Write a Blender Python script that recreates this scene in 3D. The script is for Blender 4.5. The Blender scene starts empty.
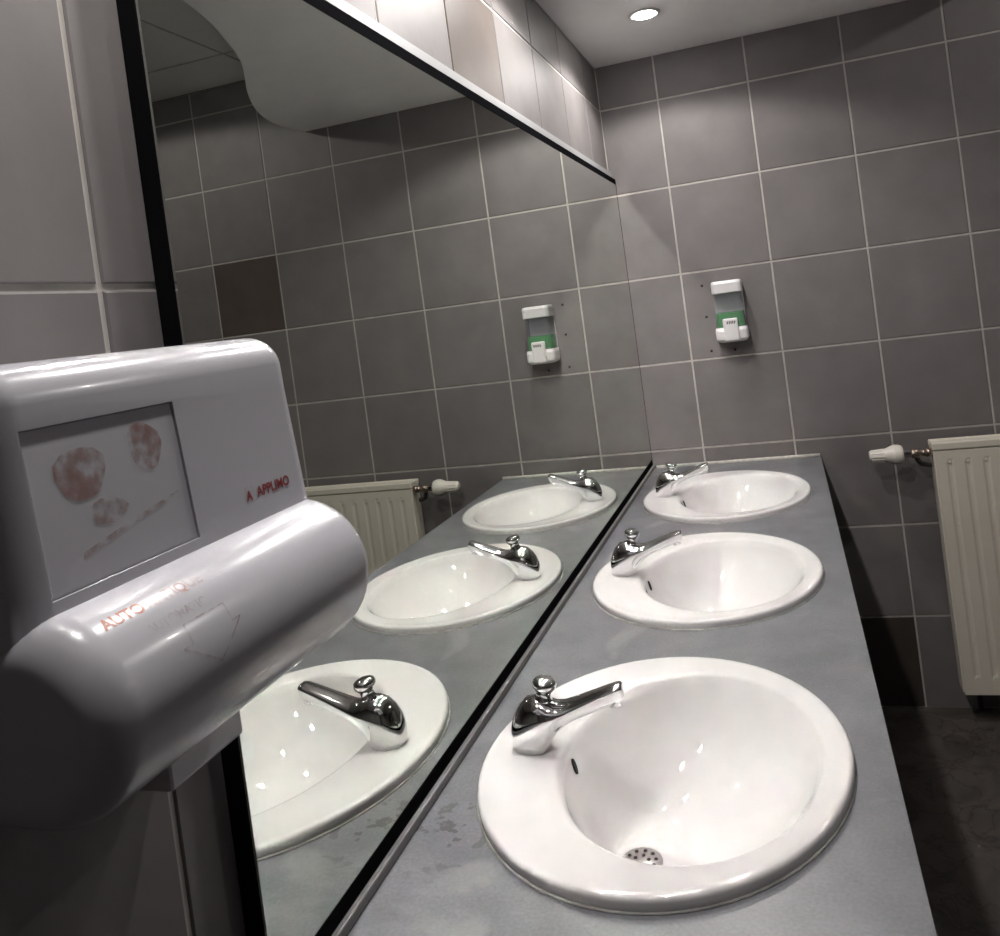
import bpy, bmesh, math, random
from mathutils import Matrix, Vector, Euler
random.seed(7)
PI = math.pi
S = bpy.context.scene
COL = S.collection

# ------------------------------------------------------------------ camera, world, exposure
CAM = (0.5027, -2.8851, 1.4328)
cd = bpy.data.cameras.new('camera'); cam = bpy.data.objects.new('camera', cd); COL.objects.link(cam)
cam.location = CAM
cam.rotation_euler = (1.5579, 0.1329, 0.2919)
cd.sensor_fit = 'HORIZONTAL'; cd.sensor_width = 36.0
cd.lens = 832.97 / 1000 * 36.0
cd.shift_x = -(530.33 - 500) / 1000
cd.shift_y = (324.67 - 468) / 1000
cd.clip_start = 0.02
S.camera = cam

w = bpy.data.worlds.new('world'); S.world = w; w.use_nodes = True
w.node_tree.nodes['Background'].inputs[0].default_value = (0.6, 0.62, 0.66, 1)
w.node_tree.nodes['Background'].inputs[1].default_value = 0.02

S.view_settings.view_transform = 'Standard'
S.view_settings.look = 'None'
S.view_settings.exposure = 0.36
S.view_settings.gamma = 1.0
S.view_settings.use_curve_mapping = False
S.cycles.use_denoising = True
S.cycles.max_bounces = 10
S.cycles.glossy_bounces = 6
S.cycles.diffuse_bounces = 5
S.cycles.caustics_reflective = True
S.cycles.blur_glossy = 0.0
S.cycles.sample_clamp_indirect = 0.0

SPOT_W = 11.0        # each recessed spot above the counter
ROOM_W = 8.0        # each spot in the higher ceiling

# ------------------------------------------------------------------ materials
def nt(name):
    m = bpy.data.materials.new(name); m.use_nodes = True
    t = m.node_tree; b = t.nodes['Principled BSDF']
    return m, t, b
def simple(name, col, rough=0.5, metal=0.0, **kw):
    m, t, b = nt(name)
    b.inputs['Base Color'].default_value = (*col, 1); b.inputs['Roughness'].default_value = rough
    b.inputs['Metallic'].default_value = metal
    for k, v in kw.items(): b.inputs[k.replace('_', ' ')].default_value = v
    return m
def node(t, typ, **kw):
    n = t.nodes.new(typ)
    for k, v in kw.items(): setattr(n, k, v)
    return n
def noise_col(name, c1, c2, scale, rough, detail=6.0, bump=0.0, bscale=None, lo=0.3, hi=0.7, objrand=0.0, spec=None, coat=0.0):
    m, t, b = nt(name); L = t.links
    tc = node(t, 'ShaderNodeNewGeometry')
    n = node(t, 'ShaderNodeTexNoise'); n.inputs['Scale'].default_value = scale; n.inputs['Detail'].default_value = detail
    L.new(tc.outputs['Position'], n.inputs['Vector'])
    r = node(t, 'ShaderNodeValToRGB'); r.color_ramp.elements[0].position = lo; r.color_ramp.elements[1].position = hi
    r.color_ramp.elements[0].color = (*c1, 1); r.color_ramp.elements[1].color = (*c2, 1)
    L.new(n.outputs['Fac'], r.inputs['Fac'])
    out = r.outputs['Color']
    if objrand:
        oi = node(t, 'ShaderNodeObjectInfo'); hs = node(t, 'ShaderNodeHueSaturation')
        mr = node(t, 'ShaderNodeMapRange'); mr.inputs['To Min'].default_value = 1 - objrand; mr.inputs['To Max'].default_value = 1 + objrand
        L.new(oi.outputs['Random'], mr.inputs['Value']); L.new(mr.outputs['Result'], hs.inputs['Value']); L.new(out, hs.inputs['Color']); out = hs.outputs['Color']
    L.new(out, b.inputs['Base Color']); b.inputs['Roughness'].default_value = rough
    b.inputs['Coat Weight'].default_value = coat
    if spec is not None: b.inputs['Specular IOR Level'].default_value = spec
    if bump:
        n2 = node(t, 'ShaderNodeTexNoise'); n2.inputs['Scale'].default_value = bscale or scale; n2.inputs['Detail'].default_value = 4
        L.new(tc.outputs['Position'], n2.inputs['Vector'])
        bp = node(t, 'ShaderNodeBump'); bp.inputs['Strength'].default_value = bump; bp.inputs['Distance'].default_value = 0.002
        L.new(n2.outputs['Fac'], bp.inputs['Height']); L.new(bp.outputs['Normal'], b.inputs['Normal'])
    return m
M = {}
M['tile'] = noise_col('grey_tile', (.166, .153, .152), (.196, .182, .181), 9, .5, bump=.12, bscale=60, objrand=.07, spec=.2)
M['tile_brown'] = noise_col('brown_tile', (.085, .066, .058), (.105, .083, .072), 9, .36, bump=.12, bscale=60)
M['tile_tan'] = noise_col('taupe_tile', (.105, .086, .077), (.125, .104, .093), 9, .5, spec=.2, bump=.12, bscale=60)
M['tile_black'] = noise_col('blackish_tile', (.05, .042, .038), (.065, .055, .05), 9, .36, bump=.12, bscale=60)
M['grout'] = noise_col('grout', (.40, .375, .345), (.50, .47, .44), 30, .85)
M['ceiling'] = noise_col('ceiling_paint', (.86, .85, .85), (.89, .88, .88), 12, .8, bump=.05, bscale=120)
M['ceiling_panel'] = noise_col('ceiling_panel', (.60, .60, .58), (.68, .68, .66), 160, .9, bump=.3, bscale=220)
M['ceiling_bar'] = simple('ceiling_bar', (.16, .15, .14), .6)
M['porcelain'] = simple('porcelain', (.72, .705, .705), .025)
M['chrome'] = simple('chrome', (.80, .80, .81), .06, 1.0)
M['steel'] = noise_col('strainer_steel', (.38, .36, .35), (.48, .46, .45), 200, .32); M['steel'].node_tree.nodes['Principled BSDF'].inputs['Metallic'].default_value = .8
M['black'] = simple('black_edge', (.007, .007, .008), .9, Specular_IOR_Level=.0)
M['hole'] = simple('dark_hole', (.01, .009, .008), .8)
M['profile'] = simple('grey_profile', (.17, .165, .165), .6)
M['white_trim'] = simple('white_trim', (.72, .71, .70), .45)
M['top_profile'] = simple('grey_top_profile', (.33, .33, .34), .5)
M['silicone'] = noise_col('silicone', (.30, .295, .285), (.50, .49, .47), 60, .4)
M['silicone_white'] = noise_col('silicone_white', (.46, .44, .41), (.62, .60, .57), 60, .4)
M['abs'] = noise_col('dryer_plastic', (.47, .465, .505), (.50, .495, .535), 6, .22, coat=.1)
M['abs_dark'] = simple('dryer_nozzle', (.42, .41, .43), .38)
M['white_plastic'] = simple('white_plastic', (.80, .78, .79), .3)
M['radiator'] = noise_col('radiator_enamel', (.70, .65, .56), (.74, .69, .60), 5, .38)
M['valve_white'] = simple('valve_white', (.80, .76, .69), .4)
M['radiator_dark'] = simple('radiator_gap', (.16, .15, .13), .7)
M['brass'] = simple('valve_nickel', (.45, .36, .30), .3, .9)
M['pipe'] = simple('dark_pipe', (.05, .045, .04), .5)
M['bulb'] = None
M['liquid'] = simple('green_soap', (.04, .34, .06), .25)
M['print_red'] = simple('red_print', (.26, .03, .035), .5)

# mirror glass
m, t, b = nt('mirror_glass'); L = t.links
b.inputs['Base Color'].default_value = (.80, .83, .785, 1); b.inputs['Metallic'].default_value = 1; b.inputs['Roughness'].default_value = 0.0
M['mirror'] = m
# lamp
m, t, b = nt('lamp_glow'); b.inputs['Base Color'].default_value = (.9, .9, .88, 1)
b.inputs['Emission Color'].default_value = (1, .97, .93, 1); b.inputs['Emission Strength'].default_value = 110
M['bulb'] = m
# clear smoky plastic of the soap tank
m, t, b = nt('soap_tank_plastic'); b.inputs['Base Color'].default_value = (.30, .28, .35, 1); b.inputs['Roughness'].default_value = .12
b.inputs['Alpha'].default_value = .30
M['tank'] = m
# floor: dark slate with veins
m, t, b = nt('dark_floor'); L = t.links
g = node(t, 'ShaderNodeNewGeometry'); n = node(t, 'ShaderNodeTexNoise'); n.inputs['Scale'].default_value = 7; n.inputs['Detail'].default_value = 9; n.inputs['Distortion'].default_value = 1.2
L.new(g.outputs['Position'], n.inputs['Vector'])
v = node(t, 'ShaderNodeTexVoronoi', feature='DISTANCE_TO_EDGE'); v.inputs['Scale'].default_value = 9
ad = node(t, 'ShaderNodeVectorMath', operation='MULTIPLY_ADD'); ad.inputs[1].default_value = (.25, .25, .25)
L.new(n.outputs['Color'], ad.inputs[0]); L.new(g.outputs['Position'], ad.inputs[2]); L.new(ad.outputs[0], v.inputs['Vector'])
r1 = node(t, 'ShaderNodeValToRGB'); r1.color_ramp.elements[0].position = .35; r1.color_ramp.elements[1].position = .7
r1.color_ramp.elements[0].color = (.040, .034, .031, 1); r1.color_ramp.elements[1].color = (.085, .073, .066, 1)
r2 = node(t, 'ShaderNodeValToRGB'); r2.color_ramp.elements[0].position = .0; r2.color_ramp.elements[1].position = .05
r2.color_ramp.elements[0].color = (.55, .5, .5, 1); r2.color_ramp.elements[1].color = (1, 1, 1, 1)
mx = node(t, 'ShaderNodeMixRGB', blend_type='MULTIPLY'); mx.inputs[0].default_value = 1
L.new(n.outputs['Fac'], r1.inputs['Fac']); L.new(v.outputs['Distance'], r2.inputs['Fac']); L.new(r1.outputs[0], mx.inputs[1]); L.new(r2.outputs[0], mx.inputs[2])
L.new(mx.outputs[0], b.inputs['Base Color']); b.inputs['Roughness'].default_value = .5
M['floor'] = m
# counter: grey mottled stone laminate, limescale haze and a few dark marks beside the near basin
m, t, b = nt('counter_grey'); L = t.links
g = node(t, 'ShaderNodeNewGeometry')
n1 = node(t, 'ShaderNodeTexNoise'); n1.inputs['Scale'].default_value = 14; n1.inputs['Detail'].default_value = 8
n2 = node(t, 'ShaderNodeTexNoise'); n2.inputs['Scale'].default_value = 240; n2.inputs['Detail'].default_value = 3
n3 = node(t, 'ShaderNodeTexNoise'); n3.inputs['Scale'].default_value = 5.5; n3.inputs['Detail'].default_value = 5; n3.inputs['Distortion'].default_value = .8
n4 = node(t, 'ShaderNodeTexNoise'); n4.inputs['Scale'].default_value = 42; n4.inputs['Detail'].default_value = 3
for q in (n1, n2, n3, n4): L.new(g.outputs['Position'], q.inputs['Vector'])
r1 = node(t, 'ShaderNodeValToRGB'); r1.color_ramp.elements[0].position = .32; r1.color_ramp.elements[1].position = .7
r1.color_ramp.elements[0].color = (.140, .141, .155, 1); r1.color_ramp.elements[1].color = (.190, .191, .207, 1)
r2 = node(t, 'ShaderNodeValToRGB'); r2.color_ramp.elements[0].position = .3; r2.color_ramp.elements[1].position = .7
r2.color_ramp.elements[0].color = (.86, .86, .86, 1); r2.color_ramp.elements[1].color = (1.12, 1.12, 1.12, 1)
mx = node(t, 'ShaderNodeMixRGB', blend_type='MULTIPLY'); mx.inputs[0].default_value = 1
L.new(n1.outputs['Fac'], r1.inputs['Fac']); L.new(n2.outputs['Fac'], r2.inputs['Fac']); L.new(r1.outputs[0], mx.inputs[1]); L.new(r2.outputs[0], mx.inputs[2])
r3 = node(t, 'ShaderNodeValToRGB'); r3.color_ramp.elements[0].position = .60; r3.color_ramp.elements[1].position = .70
r3.color_ramp.elements[0].color = (0, 0, 0, 1); r3.color_ramp.elements[1].color = (.30, .30, .30, 1)
L.new(n3.outputs['Fac'], r3.inputs['Fac'])
mx2 = node(t, 'ShaderNodeMixRGB'); mx2.inputs[2].default_value = (.40, .40, .40, 1)
L.new(r3.outputs[0], mx2.inputs[0]); L.new(mx.outputs[0], mx2.inputs[1])
d = node(t, 'ShaderNodeVectorMath', operation='DISTANCE'); d.inputs[1].default_value = (.055, -2.0, .85); L.new(g.outputs['Position'], d.inputs[0])
mr = node(t, 'ShaderNodeMapRange'); mr.inputs['From Min'].default_value = .03; mr.inputs['From Max'].default_value = .10; mr.inputs['To Min'].default_value = 1; mr.inputs['To Max'].default_value = 0
L.new(d.outputs['Value'], mr.inputs['Value'])
r4 = node(t, 'ShaderNodeValToRGB'); r4.color_ramp.elements[0].position = .57; r4.color_ramp.elements[1].position = .61
r4.color_ramp.elements[0].color = (0, 0, 0, 1); r4.color_ramp.elements[1].color = (.85, .85, .85, 1)
L.new(n4.outputs['Fac'], r4.inputs['Fac'])
ml = node(t, 'ShaderNodeMath', operation='MULTIPLY'); L.new(mr.outputs['Result'], ml.inputs[0]); L.new(r4.outputs[0], ml.inputs[1])
mx3 = node(t, 'ShaderNodeMixRGB'); mx3.inputs[2].default_value = (.06, .06, .065, 1)
L.new(ml.outputs[0], mx3.inputs[0]); L.new(mx2.outputs[0], mx3.inputs[1]); L.new(mx3.outputs[0], b.inputs['Base Color'])
b.inputs['Roughness'].default_value = .36
M['counter'] = m
# faded print: worn off in patches
def worn(name, col, lo, hi, scale, amt=1.0):
    m, t, b = nt(name); L = t.links
    g = node(t, 'ShaderNodeNewGeometry'); n = node(t, 'ShaderNodeTexNoise'); n.inputs['Scale'].default_value = scale; n.inputs['Detail'].default_value = 4
    L.new(g.outputs['Position'], n.inputs['Vector'])
    mr = node(t, 'ShaderNodeMapRange'); mr.inputs['From Min'].default_value = lo; mr.inputs['From Max'].default_value = hi; mr.inputs['To Max'].default_value = amt
    L.new(n.outputs['Fac'], mr.inputs['Value']); L.new(mr.outputs['Result'], b.inputs['Alpha'])
    b.inputs['Base Color'].default_value = (*col, 1); b.inputs['Roughness'].default_value = .5
    return m
M['worn_orange'] = worn('worn_orange_print', (.62, .26, .17), .42, .70, 70, .5)
M['worn_brown'] = worn('worn_brown_print', (.36, .20, .17), .34, .66, 140, .42)
M['worn_strong'] = worn('less_worn_orange_print', (.60, .20, .13), .0, .40, 90, .7)
M['worn_faint'] = worn('faint_brown_print', (.40, .28, .25), .42, .70, 120, .5)

# ------------------------------------------------------------------ mesh helpers
def mesh_obj(name, bm, mat, parent=None, smooth=False, loc=None):
    bmesh.ops.recalc_face_normals(bm, faces=bm.faces)
    me = bpy.data.meshes.new(name); bm.to_mesh(me); bm.free()
    if smooth:
        for p in me.polygons: p.use_smooth = True
    me.materials.append(M[mat] if isinstance(mat, str) else mat)
    return link(name, me, parent, loc)
def link(name, me, parent=None, loc=None):
    o = bpy.data.objects.new(name, me); COL.objects.link(o)
    if parent: o.parent = parent
    if loc: o.location = loc
    return o
def tag(o, label=None, cat=None, group=None, kind=None):
    if label: o['label'] = label
    if cat: o['category'] = cat
    if group: o['group'] = group
    if kind: o['kind'] = kind
    return o
def empty(name, loc, label, cat, group=None, rz=0):
    o = bpy.data.objects.new(name, None); COL.objects.link(o); o.location = loc; o.rotation_euler = (0, 0, rz)
    o.empty_display_size = .05
    return tag(o, label, cat, group)
def copy_tree(o, parent=None):
    c = o.copy(); COL.objects.link(c); c.parent = parent
    for ch in list(o.children): copy_tree(ch, c)
    return c
def box(bm, x0, x1, y0, y1, z0, z1, bev=0.0, seg=2):
    vs = [bm.verts.new((x, y, z)) for x in (x0, x1) for y in (y0, y1) for z in (z0, z1)]
    fs = [bm.faces.new([vs[i] for i in f]) for f in ((0, 1, 3, 2), (4, 6, 7, 5), (0, 4, 5, 1), (2, 3, 7, 6), (0, 2, 6, 4), (1, 5, 7, 3))]
    if bev:
        es = {e for f in fs for e in f.edges}
        bmesh.ops.bevel(bm, geom=list(es), offset=bev, segments=seg, profile=.5, affect='EDGES', clamp_overlap=True)
    return bm
def B(*a, **k): return box(bmesh.new(), *a, **k)
def loft(bm, loops, closed=True, cap0=True, cap1=True):
    L = [[bm.verts.new(p) for p in lp] for lp in loops]; n = len(L[0])
    for a, b_ in zip(L, L[1:]):
        for i in range(n if closed else n - 1):
            j = (i + 1) % n
            bm.faces.new((a[i], a[j], b_[j], b_[i]))
    if cap0: bm.faces.new(L[0])
    if cap1: bm.faces.new(L[-1])
    return bm
def tube(bm, pts, rad, n=14, cap=True):
    pts = [Vector(p) for p in pts]; rs = rad if isinstance(rad, (list, tuple)) else [rad] * len(pts)
    loops = []; up = None
    for i, p in enumerate(pts):
        d = (pts[min(i + 1, len(pts) - 1)] - pts[max(i - 1, 0)]).normalized()
        if up is None:
            up = Vector((0, 0, 1)) if abs(d.z) < .9 else Vector((1, 0, 0))
        a = d.cross(up).normalized(); c = a.cross(d).normalized(); up = c
        loops.append([p + rs[i] * (math.cos(2 * PI * k / n) * a + math.sin(2 * PI * k / n) * c) for k in range(n)])
    return loft(bm, loops, True, cap, cap)
def lathe(bm, prof, axis_o, axis_d, n=24, cap=True):
    """prof: (distance along axis, radius)"""
    o = Vector(axis_o); d = Vector(axis_d).normalized()
    up = Vector((0, 0, 1)) if abs(d.z) < .9 else Vector((1, 0, 0))
    a = d.cross(up).normalized(); c = a.cross(d).normalized()
    loops = [[o + d * h + r * (math.cos(2 * PI * k / n) * a + math.sin(2 * PI * k / n) * c) for k in range(n)] for h, r in prof]
    return loft(bm, loops, True, cap, cap)
def rrect(w, h, r, n=5):
    pts = []
    for cx, cy, a0 in ((w/2 - r, h/2 - r, 0), (-w/2 + r, h/2 - r, PI/2), (-w/2 + r, -h/2 + r, PI), (w/2 - r, -h/2 + r, 3*PI/2)):
        for k in range(n): a = a0 + PI/2 * k/(n-1); pts.append((cx + r*math.cos(a), cy + r*math.sin(a)))
    return pts
def text_mesh(body, size, bold=0.0):
    c = bpy.data.curves.new('txt', 'FONT'); c.body = body; c.size = size; c.align_x = 'LEFT'; c.offset = bold; c.resolution_u = 3
    o = bpy.data.objects.new('txt', c); COL.objects.link(o)
    dg = bpy.context.evaluated_depsgraph_get(); me = bpy.data.meshes.new_from_object(o.evaluated_get(dg))
    bpy.data.objects.remove(o); bpy.data.curves.remove(c)
    return me
def boolean_cut(o, cutter_bm):
    me = bpy.data.meshes.new('cut'); bmesh.ops.recalc_face_normals(cutter_bm, faces=cutter_bm.faces); cutter_bm.to_mesh(me); cutter_bm.free()
    c = bpy.data.objects.new('cut', me); COL.objects.link(c)
    md = o.modifiers.new('b', 'BOOLEAN'); md.operation = 'DIFFERENCE'; md.object = c; md.solver = 'EXACT'
    bpy.context.view_layer.update()
    dg = bpy.context.evaluated_depsgraph_get(); nm = bpy.data.meshes.new_from_object(o.evaluated_get(dg))
    nm.set_sharp_from_angle(angle=math.radians(40))
    o.modifiers.clear(); o.data = nm; bpy.data.objects.remove(c)

# ------------------------------------------------------------------ the room
T = .3; V1 = .187; XW = -.016; XR = 2.6; YB = -3.9; ZS = 2.25; ZC = 2.5
Y0 = -.24
_tiles = {}
def tile_mesh(w_, h_, mat):
    k = (round(w_, 4), round(h_, 4), mat)
    if k not in _tiles:
        bm = bmesh.new(); c = .0016; dpt = .006
        def ring(i, z): return [(-w_/2 + i, -h_/2 + i, z), (w_/2 - i, -h_/2 + i, z), (w_/2 - i, h_/2 - i, z), (-w_/2 + i, h_/2 - i, z)]
        loft(bm, [ring(0, -dpt), ring(0, -c), ring(c, 0)], True, True, True)
        bmesh.ops.recalc_face_normals(bm, faces=bm.faces)
        me = bpy.data.meshes.new('tile'); bm.to_mesh(me); bm.free(); me.materials.append(M[mat]); _tiles[k] = me
    return _tiles[k]
def cuts(lo, hi, first):
    c = first
    while c > lo + 1e-6: c -= T
    out = [lo]; c += T
    while c < hi - 1e-6:
        if c > lo + .012: out.append(c)
        c += T
    out.append(hi); return out
def tile_wall(wall, ucuts, vcuts, place, special={}, skip=None):
    g_ = .0030
    for i in range(len(ucuts) - 1):
        for j in range(len(vcuts) - 1):
            u0, u1, v0, v1 = ucuts[i], ucuts[i+1], vcuts[j], vcuts[j+1]
            uc, vc = (u0 + u1)/2, (v0 + v1)/2
            if skip and skip(u0, u1, v0, v1): continue
            mat = 'tile'
            for (a, b_), mm in special.items():
                if u0 < a < u1 and v0 < b_ < v1: mat = mm
            o = link('tile', tile_mesh(u1 - u0 - 2*g_, v1 - v0 - 2*g_, mat), wall)
            o.matrix_local = place(uc, vc)
def frame(o, u, v, n): return Matrix(((u[0], v[0], n[0], o[0]), (u[1], v[1], n[1], o[1]), (u[2], v[2], n[2], o[2]), (0, 0, 0, 1)))
zc = cuts(0, ZC, .9)
zs = cuts(0, ZS, .9)
# far wall (tile faces at y = 0)
wf = tag(mesh_obj('wall_far', B(XW - .1, XR + .1, .0022, .12, -.1, ZC), 'grout'), kind='structure')
tile_wall(wf, cuts(XW, XR, V1), zc, lambda u, v: frame((u, 0, v), (1, 0, 0), (0, 0, 1), (0, -1, 0)),
          {(1.53, 1.65): 'tile_brown', (.60, .15): 'tile_black', (2.2, .75): 'tile_tan'})
# mirror wall
wl = tag(mesh_obj('wall_left', B(XW - .12, XW - .0022, YB, 0, -.1, ZC), 'grout'), kind='structure')
tile_wall(wl, cuts(YB, 0, Y0), zs, lambda u, v: frame((XW, u, v), (0, 1, 0), (0, 0, 1), (1, 0, 0)),
          {(-1.3, 2.0): 'tile_tan', (-3.2, 1.3): 'tile_brown'},
          skip=lambda u0, u1, v0, v1: u0 > -2.24 and v0 > .8 and v1 < 1.85)
wr = tag(mesh_obj('wall_right', B(XR + .0022, XR + .12, YB, 0, -.1, ZC), 'grout'), kind='structure')
tile_wall(wr, cuts(YB, 0, Y0), zc, lambda u, v: frame((XR, u, v), (0, -1, 0), (0, 0, 1), (-1, 0, 0)), {(-1.6, 1.05): 'tile_brown'})
wb = tag(mesh_obj('wall_back', B(XW - .1, XR + .1, YB - .12, YB - .0022, -.1, ZC), 'grout'), kind='structure')
tile_wall(wb, cuts(XW, XR, V1), zc, lambda u, v: frame((u, YB, v), (-1, 0, 0), (0, 0, 1), (0, 1, 0)))
tag(mesh_obj('floor', B(XW - .1, XR + .1, YB - .1, .1, -.12, 0), 'floor'), kind='structure')

# higher ceiling of square panels behind the curved edge
ce = tag(mesh_obj('ceiling', B(XW - .1, XR + .1, YB - .1, .1, ZC + .004, ZC + .12), 'ceiling_bar'), kind='structure')
xs_ = [.095 + .6*k for k in range(6)]; ys_ = [.3 - .6*k for k in range(9)]
for i in range(5):
    for j in range(8):
        x0, x1 = max(xs_[i], XW), min(xs_[i+1], XR); y1, y0 = min(ys_[j], -.001), max(ys_[j+1], YB)
        if x1 - x0 < .02 or y1 - y0 < .02: continue
        mesh_obj('ceiling_panel', B(x0 + .005, x1 - .005, y0 + .005, y1 - .005, ZC, ZC + .004), 'ceiling_panel', ce)
# lowered ceiling with a wavy edge over the washbasins
edge = [(1.185, -.0008), (1.20, -.10), (1.19, -.22), (1.155, -.34), (1.10, -.46), (1.02, -.60), (.935, -.73), (.865, -.85), (.81, -.98), (.765, -1.10), (.725, -1.25),
        (.695, -1.45), (.68, -1.7), (.69, -1.95), (.72, -2.2), (.78, -2.45), (.86, -2.7), (.95, -2.95), (1.02, -3.2), (1.06, -3.5), (1.06, -3.899)]
def cr(P, n=4):
    out = []
    for i in range(len(P) - 1):
        p0, p1, p2, p3 = (Vector(P[max(0, min(len(P)-1, q))]) for q in (i-1, i, i+1, i+2))
        for k in range(n):
            s = k/n; out.append(tuple(.5*((2*p1) + (p2-p0)*s + (2*p0-5*p1+4*p2-p3)*s*s + (3*p1-p0-3*p2+p3)*s**3)))
    return out + [P[-1]]
poly = [(XW + .0005, -.0008)] + cr(edge) + [(XW + .0005, -3.899)]
bm = bmesh.new(); loft(bm, [[(x, y, ZS) for x, y in poly], [(x, y, ZC - .001) for x, y in poly]])
tag(mesh_obj('ceiling_soffit', bm, 'ceiling'), kind='structure')

# ------------------------------------------------------------------ recessed spots
def downlight(x, y, z, watts, label, group, angle=150, col=(1, .962, .925), blend=.25):
    r = empty('recessed_downlight', (x, y, z), label, 'ceiling light', group)
    bm = bmesh.new(); lathe(bm, [(0, .032), (0, .047), (-.003, .046), (-.005, .040), (-.004, .034), (0, .032)], (0, 0, 0), (0, 0, 1), 32, False)
    mesh_obj('trim_ring', bm, 'white_trim', r, True)
    bm = bmesh.new(); lathe(bm, [(-.0005, .0325), (-.004, .031), (-.008, .024), (-.010, .014), (-.0105, .004)], (0, 0, 0), (0, 0, 1), 24)
    mesh_obj('bulb', bm, 'bulb', r, True)
    ld = bpy.data.lights.new('spot_light', 'SPOT'); ld.energy = watts; ld.color = col; ld.spot_size = math.radians(angle); ld.spot_blend = blend; ld.shadow_soft_size = .028
    lo = bpy.data.objects.new('spot_light', ld); COL.objects.link(lo); lo.parent = r; lo.location = (0, 0, -.034)
    return r
for i, y in enumerate((-.44, -1.11, -1.78, -2.45)):
    downlight(.228, y, ZS, SPOT_W, ('round recessed spot glowing in the lowered ceiling near the far wall', 'round recessed spot in the lowered ceiling above the middle washbasin',
              'round recessed spot in the lowered ceiling above the nearest washbasin', 'round recessed spot in the lowered ceiling above the hand dryer')[i], 'spots above the washbasins')
for i, (x, y) in enumerate(((1.84, -.75),)):
    downlight(x, y, ZC, ROOM_W, 'round recessed spot in the panel ceiling beyond the lowered ceiling', None, angle=165, blend=.1)

# ------------------------------------------------------------------ counter
CZ = .842; CX0, CX1 = XW + .001, .564; CY0, CY1 = -2.33, -.001
BAS = [(.2845, -1.837), (.283, -1.150), (.2835, -.476)]
def ell(cx, cy, ax, ay, z, n=72, ph=0): return [(cx + ax*math.cos(2*PI*k/n), cy + ay*math.sin(2*PI*k/n), z) for k in range(n)]
ct = empty('vanity_counter', (CX0, CY0, 0), 'long grey stone-look washroom counter along the mirror', 'counter')
def loc_(bm, o): bmesh.ops.translate(bm, vec=(-o.location.x, -o.location.y, -o.location.z), verts=bm.verts); return bm
bm = bmesh.new(); loops = [[(CX0, CY0, CZ), (CX1, CY0, CZ), (CX1, CY1, CZ), (CX0, CY1, CZ)]] + [ell(x + .014, y, .194, .245, CZ, 48) for x, y in BAS]
es = []
for lp in loops:
    vs = [bm.verts.new(p) for p in lp]
    es += [bm.edges.new((vs[i], vs[(i+1) % len(vs)])) for i in range(len(vs))]
bmesh.ops.triangle_fill(bm, use_beauty=True, use_dissolve=False, edges=es)
rt = bmesh.ops.extrude_face_region(bm, geom=list(bm.faces))
bmesh.ops.translate(bm, vec=(0, 0, -.04), verts=[v_ for v_ in rt['geom'] if isinstance(v_, bmesh.types.BMVert)])
mesh_obj('worktop', loc_(bm, ct), 'counter', ct)
mesh_obj('front_apron', loc_(B(CX1 - .045, CX1 - .025, CY0 + .01, CY1 - .002, CZ - .20, CZ - .0405, bev=.002), ct), 'counter', ct)
for y in (CY0 + .012, -.86, -1.53):
    mesh_obj('support_panel', loc_(B(CX0 + .002, CX1 - .05, y, y + .02, .0, CZ - .0405), ct), 'counter', ct)
bm = bmesh.new(); tube(bm, [(.02, -.0075, CZ + .003), (.3, -.0078, CZ + .0035), (.45, -.0075, CZ + .003), (CX1 - .002, -.0078, CZ + .0035)], .0065, 8)
mesh_obj('sealant_bead', loc_(bm, ct), 'silicone_white', ct, True)

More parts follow.
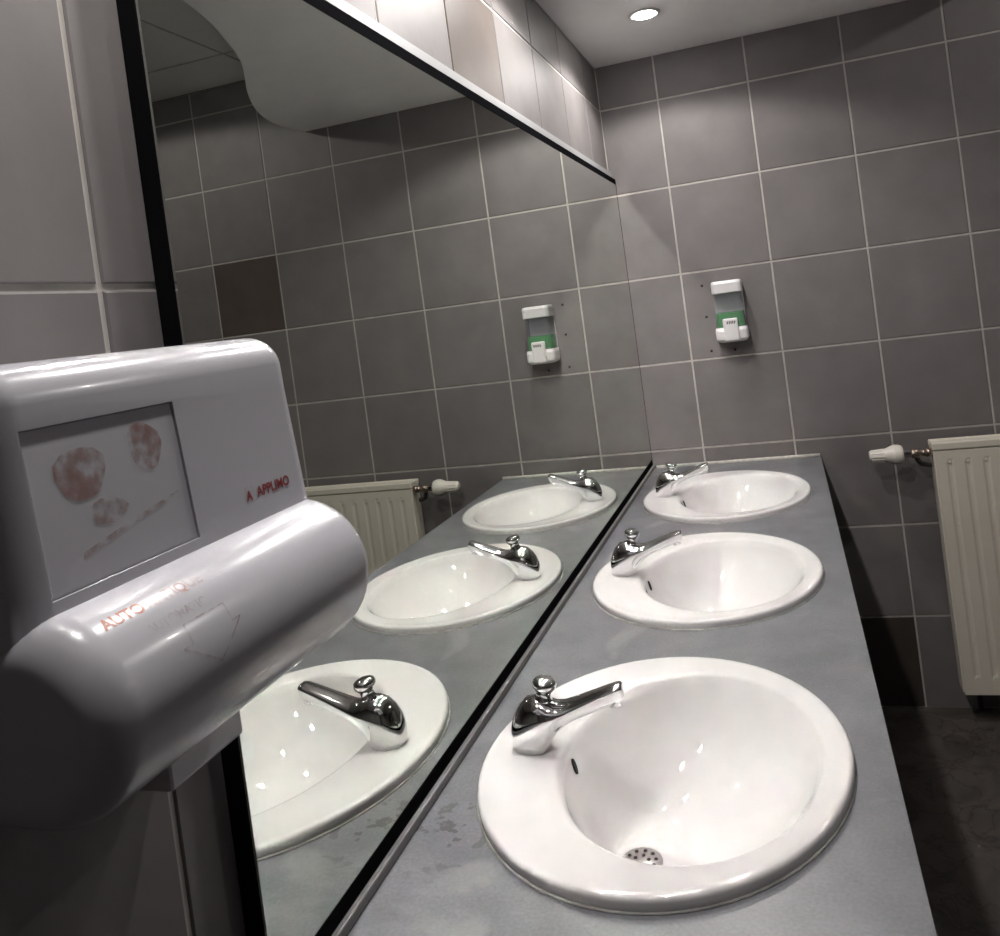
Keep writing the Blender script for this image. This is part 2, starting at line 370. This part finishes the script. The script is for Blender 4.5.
# ------------------------------------------------------------------ washbasins (local origin: centre of the rim on the worktop)
def basin():
    r = empty('washbasin', (0, 0, 0), 'x', 'washbasin', 'oval washbasins set in the counter')
    N = 72; AX, AY = .2335, .2745; IX, IY, IC = .160, .212, .035
    loops = [ell(0, 0, AX - .012, AY - .012, -.001, N), ell(0, 0, AX - .001, AY - .001, 0, N), ell(0, 0, AX, AY, .003, N)]
    for a in range(0, 91, 18):
        q = math.radians(a); loops.append(ell(0, 0, AX - .0055*(1 - math.cos(q)), AY - .0055*(1 - math.cos(q)), .0095 + .0055*math.sin(q), N))
    for e, z in ((.0095, .0151), (.0125, .0148), (.0150, .0144)): loops.append(ell(0, 0, AX - e, AY - e, z, N))
    def mixe(s, z, ex=0.0):
        return ell(IC*s, 0, (AX - .015)*(1-s) + (IX + ex)*s, (AY - .015)*(1-s) + (IY + ex)*s, z, N)
    RI = .012
    loops.append(mixe(.35, .0141, RI)); loops.append(mixe(.7, .0134, RI)); loops.append(mixe(1, .0126, RI))
    for a in (10, 20, 30, 40, 50, 60): q = math.radians(a); loops.append(ell(IC, 0, IX + RI*(1 - math.sin(q)), IY + RI*(1 - math.sin(q)), .0124 - RI*(1 - math.cos(q)), N))
    D = .142; zt = .0058; n = 2.6; CD = -.045
    def bowl(u, off=0.0):
        # u 0..1 from rim to drain: radius fraction falls to the drain radius
        f = u; rr = (1 - f**n)**(1/n)*(1 - .45*f) if f < 1 else 0
        rr = max(rr, .0); k = 1 - rr
        ax = IX*rr + .029*(1 - rr); ay = IY*rr + .029*(1 - rr)
        cx = IC + (CD - IC)*k**1.15
        return cx, ax, ay, zt - D*f
    us = [.02, .06, .12, .2, .3, .4, .5, .6, .7, .78, .85, .9, .94, .965, .985, .995, 1.0]
    for u in us:
        cx, ax, ay, z = bowl(u); loops.append(ell(cx, 0, ax, ay, z, N))
    bmz = loops[-1][0][2]
    loops.append(ell(CD, 0, .026, .026, bmz - .004, N))
    # underside shell back up to the rim
    sh = [ell(CD, 0, .036, .036, bmz - .014, N)]
    for u in (.985, .94, .85, .7, .5, .3, .15):
        cx, ax, ay, z = bowl(u); sh.append(ell(cx, 0, ax + .009, ay + .009, z - .010*u, N))
    bm = bmesh.new(); loft(bm, loops + sh + [ell(.031, 0, .179, .229, -.003, N)], True, False, False)
    # close to the rim's underside
    bm.verts.ensure_lookup_table(); tot = len(bm.verts)
    for i in range(N):
        j = (i+1) % N; bm.faces.new((bm.verts[i], bm.verts[j], bm.verts[tot - N + j], bm.verts[tot - N + i]))
    mesh_obj('bowl', bm, 'porcelain', r, True)
    # strainer
    bm = bmesh.new(); lathe(bm, [(-.004, .0275), (.0, .0275), (.0012, .026), (.0014, .0001)], (CD, 0, bmz - .001), (0, 0, 1), 32)
    st = mesh_obj('drain_strainer', bm, 'steel', r, True)
    for rad, cnt in ((.019, 10), (.0095, 5)):
        for k in range(cnt):
            a = 2*PI*k/cnt + .2; bm = bmesh.new()
            lathe(bm, [(0, .0026), (.0007, .0026)], (CD + rad*math.cos(a), rad*math.sin(a), bmz + .0002), (0, 0, 1), 10)
            mesh_obj('drain_hole', bm, 'hole', st)
    # overflow slot in the wall under the tap
    (c1, a1, _, z1), (c2, a2, _, z2), (cx, ax, ay, z) = bowl(.10), bowl(.18), bowl(.14)
    tv = Vector((c2 - a2 - c1 + a1, 0, z2 - z1)).normalized(); nrm = Vector((-tv.z, 0, tv.x)); P = Vector((cx - ax, 0, z)); side = Vector((0, 1, 0)); upv = nrm.cross(side)
    lp = lambda h, s: [P + nrm*h + side*(.005*s*math.cos(2*PI*k/20)) + upv*(.0105*s*math.sin(2*PI*k/20)) for k in range(20)]
    bm = bmesh.new(); loft(bm, [lp(-.004, 1), lp(.0022, 1), lp(.0026, .85)])
    mesh_obj('overflow_hole', bm, 'hole', r)
    bm = bmesh.new()
    lo1 = [ell(0, 0, AX + e, AY + e*(1 + .2*math.sin(3)), h, N) for e, h in ((-.004, -.0005), (.0022, .0), (.0018, .001), (.0005, .002), (-.001, .002))]
    loft(bm, lo1, True, False, False); mesh_obj('sealant_bead', bm, 'silicone', r, True)
    return r
b0 = basin()
bl = ['white oval washbasin nearest the hand dryer, largest in view', 'white oval washbasin in the middle of the row of three', 'white oval washbasin at the far tiled wall under the soap dispenser']
for i, (x, y) in enumerate(BAS):
    o = b0 if i == 0 else copy_tree(b0)
    o.location = (x, y, CZ); o['label'] = bl[i]

# ------------------------------------------------------------------ taps (local origin: base on the basin ledge, spout towards +x)
def tap():
    r = empty('push_tap', (0, 0, 0), 'x', 'tap', 'chrome push taps')
    N = 28
    # body: leaning stump that flows into the spout
    def sec(x, zb, zc_, zt, w_, bw):
        h = []   # right half from the bottom centre line up over the crease to the top centre line
        for y_, z_ in ((0, zb), (bw*.6, zb), (bw, zb + (zc_ - zb)*.06), (bw + (w_ - bw)*.45, zb + (zc_ - zb)*.40), (bw + (w_ - bw)*.85, zb + (zc_ - zb)*.78), (w_, zc_)): h.append((y_, z_))
        for k in range(1, 7): q = PI/2*k/6; h.append((w_*math.cos(q)**.92 if k < 6 else 0, zc_ + (zt - zc_)*math.sin(q)))
        return [(x, y_, z_) for y_, z_ in h] + [(x, -y_, z_) for y_, z_ in reversed(h[1:-1])]
    st = [(-.0262, .006, .018, .024, .006, .005), (-.0245, .001, .022, .034, .0115, .009), (-.020, -.001, .0255, .046, .0175, .0145), (-.012, -.001, .0275, .0585, .0225, .0190), (-.002, -.001, .030, .0675, .0252, .0212), (.010, -.001, .0335, .0705, .0262, .0212),
          (.019, -.001, .037, .0705, .0260, .0180), (.0245, .003, .0395, .0690, .0254, .0130), (.031, .014, .0425, .0655, .0245, .0118), (.039, .0245, .0460, .0620, .0230, .0112), (.050, .0335, .0505, .0625, .0208, .0105), (.065, .0415, .0570, .0670, .0185, .0100), (.085, .0490, .0655, .0740, .0165, .0095),
          (.105, .0560, .0738, .0810, .0150, .0090), (.122, .0620, .0805, .0865, .0140, .0085), (.129, .0650, .0825, .0875, .0125, .0075), (.132, .0690, .0820, .0855, .0095, .006)]
    bm = bmesh.new(); loft(bm, [sec(*q) for q in st]); mesh_obj('body', bm, 'chrome', r, True)
    p0 = Vector((.004, 0, .0265)); p1 = Vector((.131, 0, .0765))
    bm = bmesh.new(); e = p0.lerp(p1, .905)
    lathe(bm, [(0, .0088), (.0125, .0088), (.0130, .0070), (.011, .006)], e - Vector((0, 0, .001)), (.12, 0, -1), 18); mesh_obj('aerator', bm, 'chrome', r, True)
    ax = Vector((.20, 0, 1)).normalized(); o_ = Vector((.0225, 0, .0615))
    bm = bmesh.new(); lathe(bm, [(0, .0125), (.006, .0122), (.009, .0100), (.014, .0100), (.018, .0130), (.0215, .0158), (.026, .0165), (.030, .0148), (.0325, .0105), (.0335, .004)], o_, ax, 28)
    mesh_obj('push_button', bm, 'chrome', r, True)
    return r
t0 = tap()
tl = ['chrome push tap on the washbasin nearest the hand dryer', 'chrome push tap on the middle washbasin', 'chrome push tap on the washbasin by the far wall']
for i, (x, y) in enumerate(BAS):
    o = t0 if i == 0 else copy_tree(t0)
    o.location = (.113, (-1.842, -1.150, -.472)[i], CZ + .0140); o['label'] = tl[i]

# ------------------------------------------------------------------ mirror
MXM = .006; MY0, MY1, MZ0, MZ1 = -2.279, -.003, CZ + .001, 1.857
mi = empty('wall_mirror', (XW, MY1, MZ0), 'large frameless wall mirror with black edges above the counter', 'mirror')
mesh_obj('mirror_glass', loc_(B(MXM - .003, MXM, MY0 + .001, MY1, MZ0 + .029, MZ1 - .018), mi), 'mirror', mi)
mesh_obj('backing_board', loc_(B(XW + .0005, MXM - .0032, MY0, MY1, MZ0, MZ1), mi), 'black', mi)
mesh_obj('edge_strip', loc_(B(MXM - .003, MXM + .0006, MY0, MY1, MZ1 - .018, MZ1), mi), 'black', mi)
mesh_obj('edge_strip', loc_(B(MXM - .003, MXM + .0006, MY0, MY1, MZ0, MZ0 + .029), mi), 'black', mi)
mesh_obj('edge_strip', loc_(B(MXM - .003, MXM + .0006, MY1 - .0005, MY1 + .0022, MZ0, MZ1), mi), 'black', mi)
mesh_obj('bottom_profile', loc_(B(MXM + .0008, MXM + .0085, MY0, MY1 - .002, CZ + .0005, CZ + .013, bev=.002), mi), 'profile', mi)
mesh_obj('top_profile', loc_(B(XW + .0005, -.005, MY0, MY1, MZ1 + .0005, 1.884, bev=.001), mi), 'top_profile', mi)

# ------------------------------------------------------------------ hand dryer on the mirror wall, near the camera
DY0, DY1 = -2.592, -2.332
dr = empty('hand_dryer', (XW, (DY0 + DY1)/2, 1.135), 'white plastic automatic hand dryer on the tiles beside the mirror', 'hand dryer')
def ysweep(sec, y0, y1, rad, seg=6):
    """sweep a closed xz section along y, rounding both ends by shrinking the section"""
    cx = sum(p[0] for p in sec)/len(sec); cz = sum(p[1] for p in sec)/len(sec)
    n = len(sec)
    area = sum(sec[i][0]*sec[(i+1) % n][1] - sec[(i+1) % n][0]*sec[i][1] for i in range(n)); sg = 1 if area > 0 else -1
    nr = []
    for i in range(n):
        a, b_ = Vector(sec[i-1]), Vector(sec[(i+1) % n]); t_ = (b_ - a).normalized(); nr.append(Vector((t_.y, -t_.x))*sg)
    def ring(y, ins):
        return [(max(p[0] - q.x*ins, XW + .0006) if p[0] > XW + .002 else p[0], y, p[1] - q.y*ins) for p, q in zip(sec, nr)]
    loops = []
    for k in range(seg + 1): a = PI/2*k/seg; loops.append(ring(y0 + rad*(1 - math.cos(a)), rad*(1 - math.sin(a))))
    for k in range(seg, -1, -1): a = PI/2*k/seg; loops.append(ring(y1 - rad*(1 - math.cos(a)), rad*(1 - math.sin(a))))
    bm = bmesh.new(); loft(bm, loops); return bm
def arc(cx, cz, r, a0, a1, n): return [(cx + r*math.cos(math.radians(a0 + (a1-a0)*k/n)), cz + r*math.sin(math.radians(a0 + (a1-a0)*k/n))) for k in range(n+1)]
# upper housing: slightly leaning front face, rounded top edge
zt_, zb_ = 1.443, 1.270
sec = [(XW + .0006, zb_), (.155, zb_), (.1535, 1.30), (.150, 1.33), (.146, 1.38), (.1442, 1.402)] + arc(.1435 - .024, zt_ - .024, .024, 5, 90, 8) + [(.06, zt_), (XW + .0006, zt_)]
XF = lambda z: .155 - (z - 1.27)*(.0115/.14)
up_ = mesh_obj('upper_housing', loc_(ysweep(sec, DY0 + .001, DY1, .022, 8), dr), 'abs', dr, True)
PY0, PY1, PZ0, PZ1 = -2.572, -2.465, 1.325, 1.409
sl = -(.0115/.14)
def on_front(y, z, h): return (XF(z) + h, y, z)
cb = bmesh.new(); 
loft(cb, [[on_front(PY0 + a, PZ0 + b_, -.0018) for a, b_ in ((0, 0), (PY1-PY0, 0), (PY1-PY0, PZ1-PZ0), (0, PZ1-PZ0))],
          [on_front(PY0 - .0012 + a*1.02, PZ0 - .001 + b_*1.02, .02) for a, b_ in ((0, 0), (PY1-PY0, 0), (PY1-PY0, PZ1-PZ0), (0, PZ1-PZ0))]])
boolean_cut(up_, cb)
# lower housing: fat horizontal roll
LC = (.1405, 1.2675); LR = .0525
sec = [(XW + .0006, 1.222), (.07, 1.2165)] + arc(*LC, LR, -88, 88, 22) + [(.10, 1.322), (XW + .0006, 1.322)]
mesh_obj('lower_housing', loc_(ysweep(sec, DY0, DY1 + .002, .022, 8), dr), 'abs', dr, True)
mesh_obj('outlet_nozzle', loc_(B(XW + .0006, .060, -2.42, -2.338, 1.136, 1.24, bev=.003), dr), 'abs_dark', dr)
# pictogram panel
pan = bmesh.new(); loft(pan, [[on_front(PY0 + .001 + a*.98, PZ0 + .001 + b_*.98, h) for a, b_ in ((0, 0), (PY1-PY0, 0), (PY1-PY0, PZ1-PZ0), (0, PZ1-PZ0))] for h in (-.0017, -.0012)])
pp = mesh_obj('pictogram_panel', loc_(pan, dr), 'abs', dr)
def blob(pts, mat, name, h=-.0009):
    bm = bmesh.new(); loft(bm, [[on_front(y, z, h - .0002) for y, z in pts], [on_front(y, z, h) for y, z in pts]])
    mesh_obj(name, loc_(bm, dr), mat, pp)
def hexa(cy, cz, ry, rz, n=14, wob=.12, rot=0):
    return [(cy + ry*(1 + wob*math.sin(3*a + rot))*math.cos(a), cz + rz*(1 + wob*math.cos(2*a + rot))*math.sin(a)) for a in (2*PI*k/n for k in range(n))]
PW, PH = PY1 - PY0, PZ1 - PZ0
def pxy(u, v): return (PY0 + u*PW, PZ1 - v*PH)
blob(hexa(*pxy(.30, .33), .0165, .0155), 'worn_brown', 'worn_print')
blob(hexa(*pxy(.74, .26), .0125, .0150, rot=1), 'worn_brown', 'worn_print')
blob([pxy(.22, .80), pxy(.50, .72), pxy(.92, .62), pxy(.93, .645), pxy(.52, .75), pxy(.22, .84)], 'worn_faint', 'worn_print')
blob(hexa(*pxy(.42, .60), .013, .007, rot=2), 'worn_faint', 'worn_print')
# red maker's mark
def flat_text(body, size, y, z, mat, name, bold=0):
    me = text_mesh(body, size, bold); w_ = max(v_.co.x for v_ in me.vertices)
    for v_ in me.vertices:
        yy, zz = y + v_.co.x, z + v_.co.y; v_.co = Vector(on_front(yy, zz, .00025)) - dr.location
    me.materials.clear(); me.materials.append(M[mat]); link(name, me, dr); return w_
w_ = flat_text('APPLIMO', .0095, -2.4035, 1.3345, 'print_red', 'maker_lettering', .0003)
flat_text('A', .0085, -2.4150, 1.3345, 'print_red', 'maker_emblem', .0004)
bm = bmesh.new()
ring = lambda r_, h: [on_front(-2.4122 + r_*math.cos(2*PI*k/24), 1.3376 + r_*math.sin(2*PI*k/24), h) for k in range(24)]
loft(bm, [ring(.0060, .0003), ring(.0060, .0006), ring(.0054, .0006), ring(.0054, .0003)], True, False, False); mesh_obj('maker_emblem_ring', loc_(bm, dr), 'worn_faint', dr)
# worn orange print wrapped on the roll
def on_roll(y, s, h=.0002):
    a = math.radians(ROLL0) - s/LR; return Vector((LC[0] + (LR + h)*math.cos(a), y, LC[1] + (LR + h)*math.sin(a)))
ROLL0 = 66
def roll_text(body, size, y, s, mat, name, bold=0):
    me = text_mesh(body, size, bold)
    for v_ in me.vertices: v_.co = on_roll(y + v_.co.x, s - v_.co.y) - dr.location
    me.materials.clear(); me.materials.append(M[mat]); link(name, me, dr)
roll_text('AUTO', .0098, -2.566, .014, 'worn_strong', 'worn_lettering', .0003)
roll_text('MATIQUE', .0098, -2.5375, .014, 'worn_orange', 'worn_lettering', .0002)
roll_text('AUTOMATIC', .0075, -2.548, .027, 'worn_faint', 'worn_lettering', .0002)
def roll_line(pts, wd, mat, name):
    bm = bmesh.new()
    for (y0, s0), (y1, s1) in zip(pts, pts[1:]):
        dv = Vector((y1 - y0, s1 - s0)); nn = Vector((-dv.y, dv.x)).normalized()*wd/2; K = 6
        prev = None
        for k in range(K + 1):
            y = y0 + dv.x*k/K; s = s0 + dv.y*k/K
            cur = (bm.verts.new(on_roll(y + nn.x, s + nn.y)), bm.verts.new(on_roll(y - nn.x, s - nn.y)))
            if prev: bm.faces.new((prev[0], cur[0], cur[1], prev[1]))
            prev = cur
    mesh_obj(name, loc_(bm, dr), mat, dr)
yc = -2.512
roll_line([(yc - .016, .031), (yc + .016, .031), (yc + .016, .042), (yc + .023, .042), (yc, .058), (yc - .023, .042), (yc - .016, .042), (yc - .016, .031)], .0011, 'worn_brown', 'arrow_print')

# ------------------------------------------------------------------ soap dispenser on the far wall
sx, sz = .336, 1.252
sd = empty('soap_dispenser', (sx, 0, sz), 'wall soap dispenser with green liquid and white push plate', 'soap dispenser')
W_ = .104
def zstack(secs, n=5, ymax=-.001):
    """rounded-front plan sections: (z, width, depth)"""
    loops = []
    for z, w__, dpt in secs:
        r_ = min(.016, dpt*.45); pts = [(w__/2, ymax)] + [(w__/2 - r_ + r_*math.cos(a), -dpt + r_ - r_*math.sin(a)) for a in (PI/2*k/n for k in range(n+1))]
        pts = pts + [(-x, y) for x, y in reversed(pts)]
        loops.append([(x, y, z) for x, y in pts])
    bm = bmesh.new(); loft(bm, loops); return bm
mesh_obj('back_plate', B(-W_/2 + .004, W_/2 - .004, -.008, -.0005, .004, .198, bev=.002), 'white_plastic', sd)
mesh_obj('lid', zstack([(.164, W_ - .010, .080), (.166, W_ - .006, .084), (.196, W_ - .006, .086), (.203, W_ - .010, .082), (.205, W_ - .02, .074)], ymax=-.0085), 'white_plastic', sd)
mesh_obj('soap_tank', zstack([(.050, W_ - .006, .076), (.1635, W_ - .014, .078)], ymax=-.0085), 'tank', sd)
mesh_obj('liquid_soap', zstack([(.052, W_ - .013, .073), (.100, W_ - .017, .074)], ymax=-.011), 'liquid', sd)
mesh_obj('lower_cover', zstack([(.0, W_ - .03, .060), (.003, W_ - .014, .074), (.012, W_, .084), (.040, W_, .086), (.0495, W_ - .004, .082)], ymax=-.0085), 'white_plastic', sd)
pb = mesh_obj('push_plate', B(-.024, .024, -.096, -.078, .006, .080, bev=.004), 'white_plastic', sd)
for k in range(4):   # illegible slanted grey mark on the plate
    x = -.0125 + k*.0075; bm = bmesh.new()
    loft(bm, [[(x + a, y, z) for a, z in ((0, .062), (.005, .062), (.0075, .071), (.0025, .071))] for y in (-.0955, -.0963)])
    mesh_obj('grey_logo_stroke', bm, 'radiator_dark', pb)
for x, z in ((.253, 1.450), (.255, 1.343), (.257, 1.226), (.335, 1.222)):
    bm = bmesh.new(); lathe(bm, [(0, .0044), (.0012, .0044), (.0014, .0032)], (x, .0, z), (0, -1, 0), 12); mesh_obj('screw_hole', bm, 'hole', wf)

# ------------------------------------------------------------------ radiator
RX0, RX1, RZ0, RZ1, RY0, RY1 = .888, 1.69, .092, .876, -.105, -.035
ra = empty('panel_radiator', (RX0, RY0, RZ0), 'cream ribbed panel radiator with white valve head on the far wall', 'radiator')
# ribbed front sheet
bm = bmesh.new(); P_ = .05; prof = []; x = RX0 + .028
prof = [(RX0 + .004, RY0 + .006), (RX0 + .005, RY0)]
while x + P_ < RX1 - .02:
    for f, dpt in ((0, 0), (.10, .0), (.24, .0026), (.38, .0026), (.52, .0), (.9, 0)): prof.append((x + f*P_, RY0 + dpt))
    x += P_
prof += [(RX1 - .005, RY0), (RX1 - .004, RY0 + .006)]
def flat(pr, k): return [(a, RY0 + (b_ - RY0)*k if 2 < i < len(pr) - 2 else b_) for i, (a, b_) in enumerate(pr)]
rows = [(RZ0, 0), (RZ0 + .045, 0), (RZ0 + .062, 1), (RZ1 - .066, 1), (RZ1 - .050, 0), (RZ1 - .026, 0)]
L_ = [[(a, b_, z) for a, b_ in flat(prof, k)] for z, k in rows]
loft(bm, L_, False, False, False)
bk = [[(a, RY0 + .014, z) for a, b_ in prof] for z, k in reversed(rows)]
loft(bm, [L_[-1]] + bk + [L_[0]], False, False, False); bmesh.ops.remove_doubles(bm, verts=bm.verts, dist=1e-6)
fr = mesh_obj('front_sheet', loc_(bm, ra), 'radiator', ra)
x = RX0 + .028 + .31*P_
while x < RX1 - .05:     # pressed dimples at the head and foot of each flute
    for z, m_ in ((RZ1 - .062, 'radiator_dark'), (RZ0 + .052, 'radiator')):
        bm = bmesh.new(); lathe(bm, [(0, .0048), (.0007, .0046), (.0012, .003)], (x, RY0 + .0008, z), (0, -1, 0), 8); mesh_obj('dimple', loc_(bm, ra), 'radiator', fr)
    x += P_
mesh_obj('back_sheet', loc_(B(RX0 + .004, RX1 - .004, RY1 - .012, RY1, RZ0, RZ1 - .024, bev=.003), ra), 'radiator', ra)
for xx in (RX0, RX1 - .006): mesh_obj('side_cover', loc_(B(xx, xx + .006, RY0 + .004, RY1 - .001, RZ0 + .004, RZ1 - .004, bev=.0025), ra), 'radiator', ra)
bm = bmesh.new()
tg = mesh_obj('top_frame', loc_(B(RX0 - .002, RX1 + .002, RY0 - .001, RY0 + .012, RZ1 - .024, RZ1, bev=.004), ra), 'radiator', ra)
mesh_obj('top_frame', loc_(B(RX0 - .002, RX1 + .002, RY1 - .012, RY1 + .001, RZ1 - .020, RZ1, bev=.004), ra), 'radiator', ra)
mesh_obj('top_plate', loc_(B(RX0 + .001, RX1 - .001, RY0 + .010, RY1 - .010, RZ1 - .010, RZ1 - .003, bev=.001), ra), 'radiator', ra)
for xx in (RX0 + .15, RX1 - .15): mesh_obj('wall_bracket', loc_(B(xx - .015, xx + .015, RY1 - .002, -.0005, .15, .78), ra), 'radiator', ra)
# thermostatic valve
vy, vz = -.085, .845
va = ra
def vl(bm): return loc_(bm, va)
bm = bmesh.new(); lathe(bm, [(.706, .0135), (.709, .0170), (.716, .0180), (.750, .0205), (.758, .0225), (.776, .0300), (.783, .0310), (.794, .0300), (.803, .0265), (.806, .02)], (0, vy, vz), (1, 0, 0), 24)
vh = mesh_obj('valve_head', vl(bm), 'valve_white', va, True); vh['label'] = 'white thermostatic valve head'
for k in range(12):
    a = 2*PI*k/12; bm = bmesh.new(); c, s = math.cos(a), math.sin(a)
    tube(bm, [(.712, vy + .0176*c, vz + .0176*s), (.748, vy + .0202*c, vz + .0202*s)], .0016, 6); mesh_obj('grip_rib', vl(bm), 'valve_white', vh)
bm = bmesh.new(); lathe(bm, [(.806, .015), (.820, .015), (.820, .011), (.835, .011)], (0, vy, vz), (1, 0, 0), 12); mesh_obj('union_nut', vl(bm), 'chrome', va)
bm = bmesh.new(); lathe(bm, [(.828, .013), (.832, .015), (.850, .015), (.853, .010), (.870, .010), (.870, .013), (.8875, .013)], (0, vy, vz), (1, 0, 0), 14); mesh_obj('valve_body', vl(bm), 'brass', va, True)
bm = bmesh.new(); pts = [(.842, vy, vz - .006), (.845, vy + .008, vz - .022), (.856, vy + .022, vz - .038), (.876, vy + .034, vz - .046), (.90, vy + .045, vz - .05), (.935, vy + .0665, vz - .05), (.945, vy + .072, vz - .07), (.946, vy + .0725, vz - .4), (.946, vy + .0725, .0)]
tube(bm, pts, .0075, 12); mesh_obj('supply_pipe', vl(bm), 'pipe', va, True)
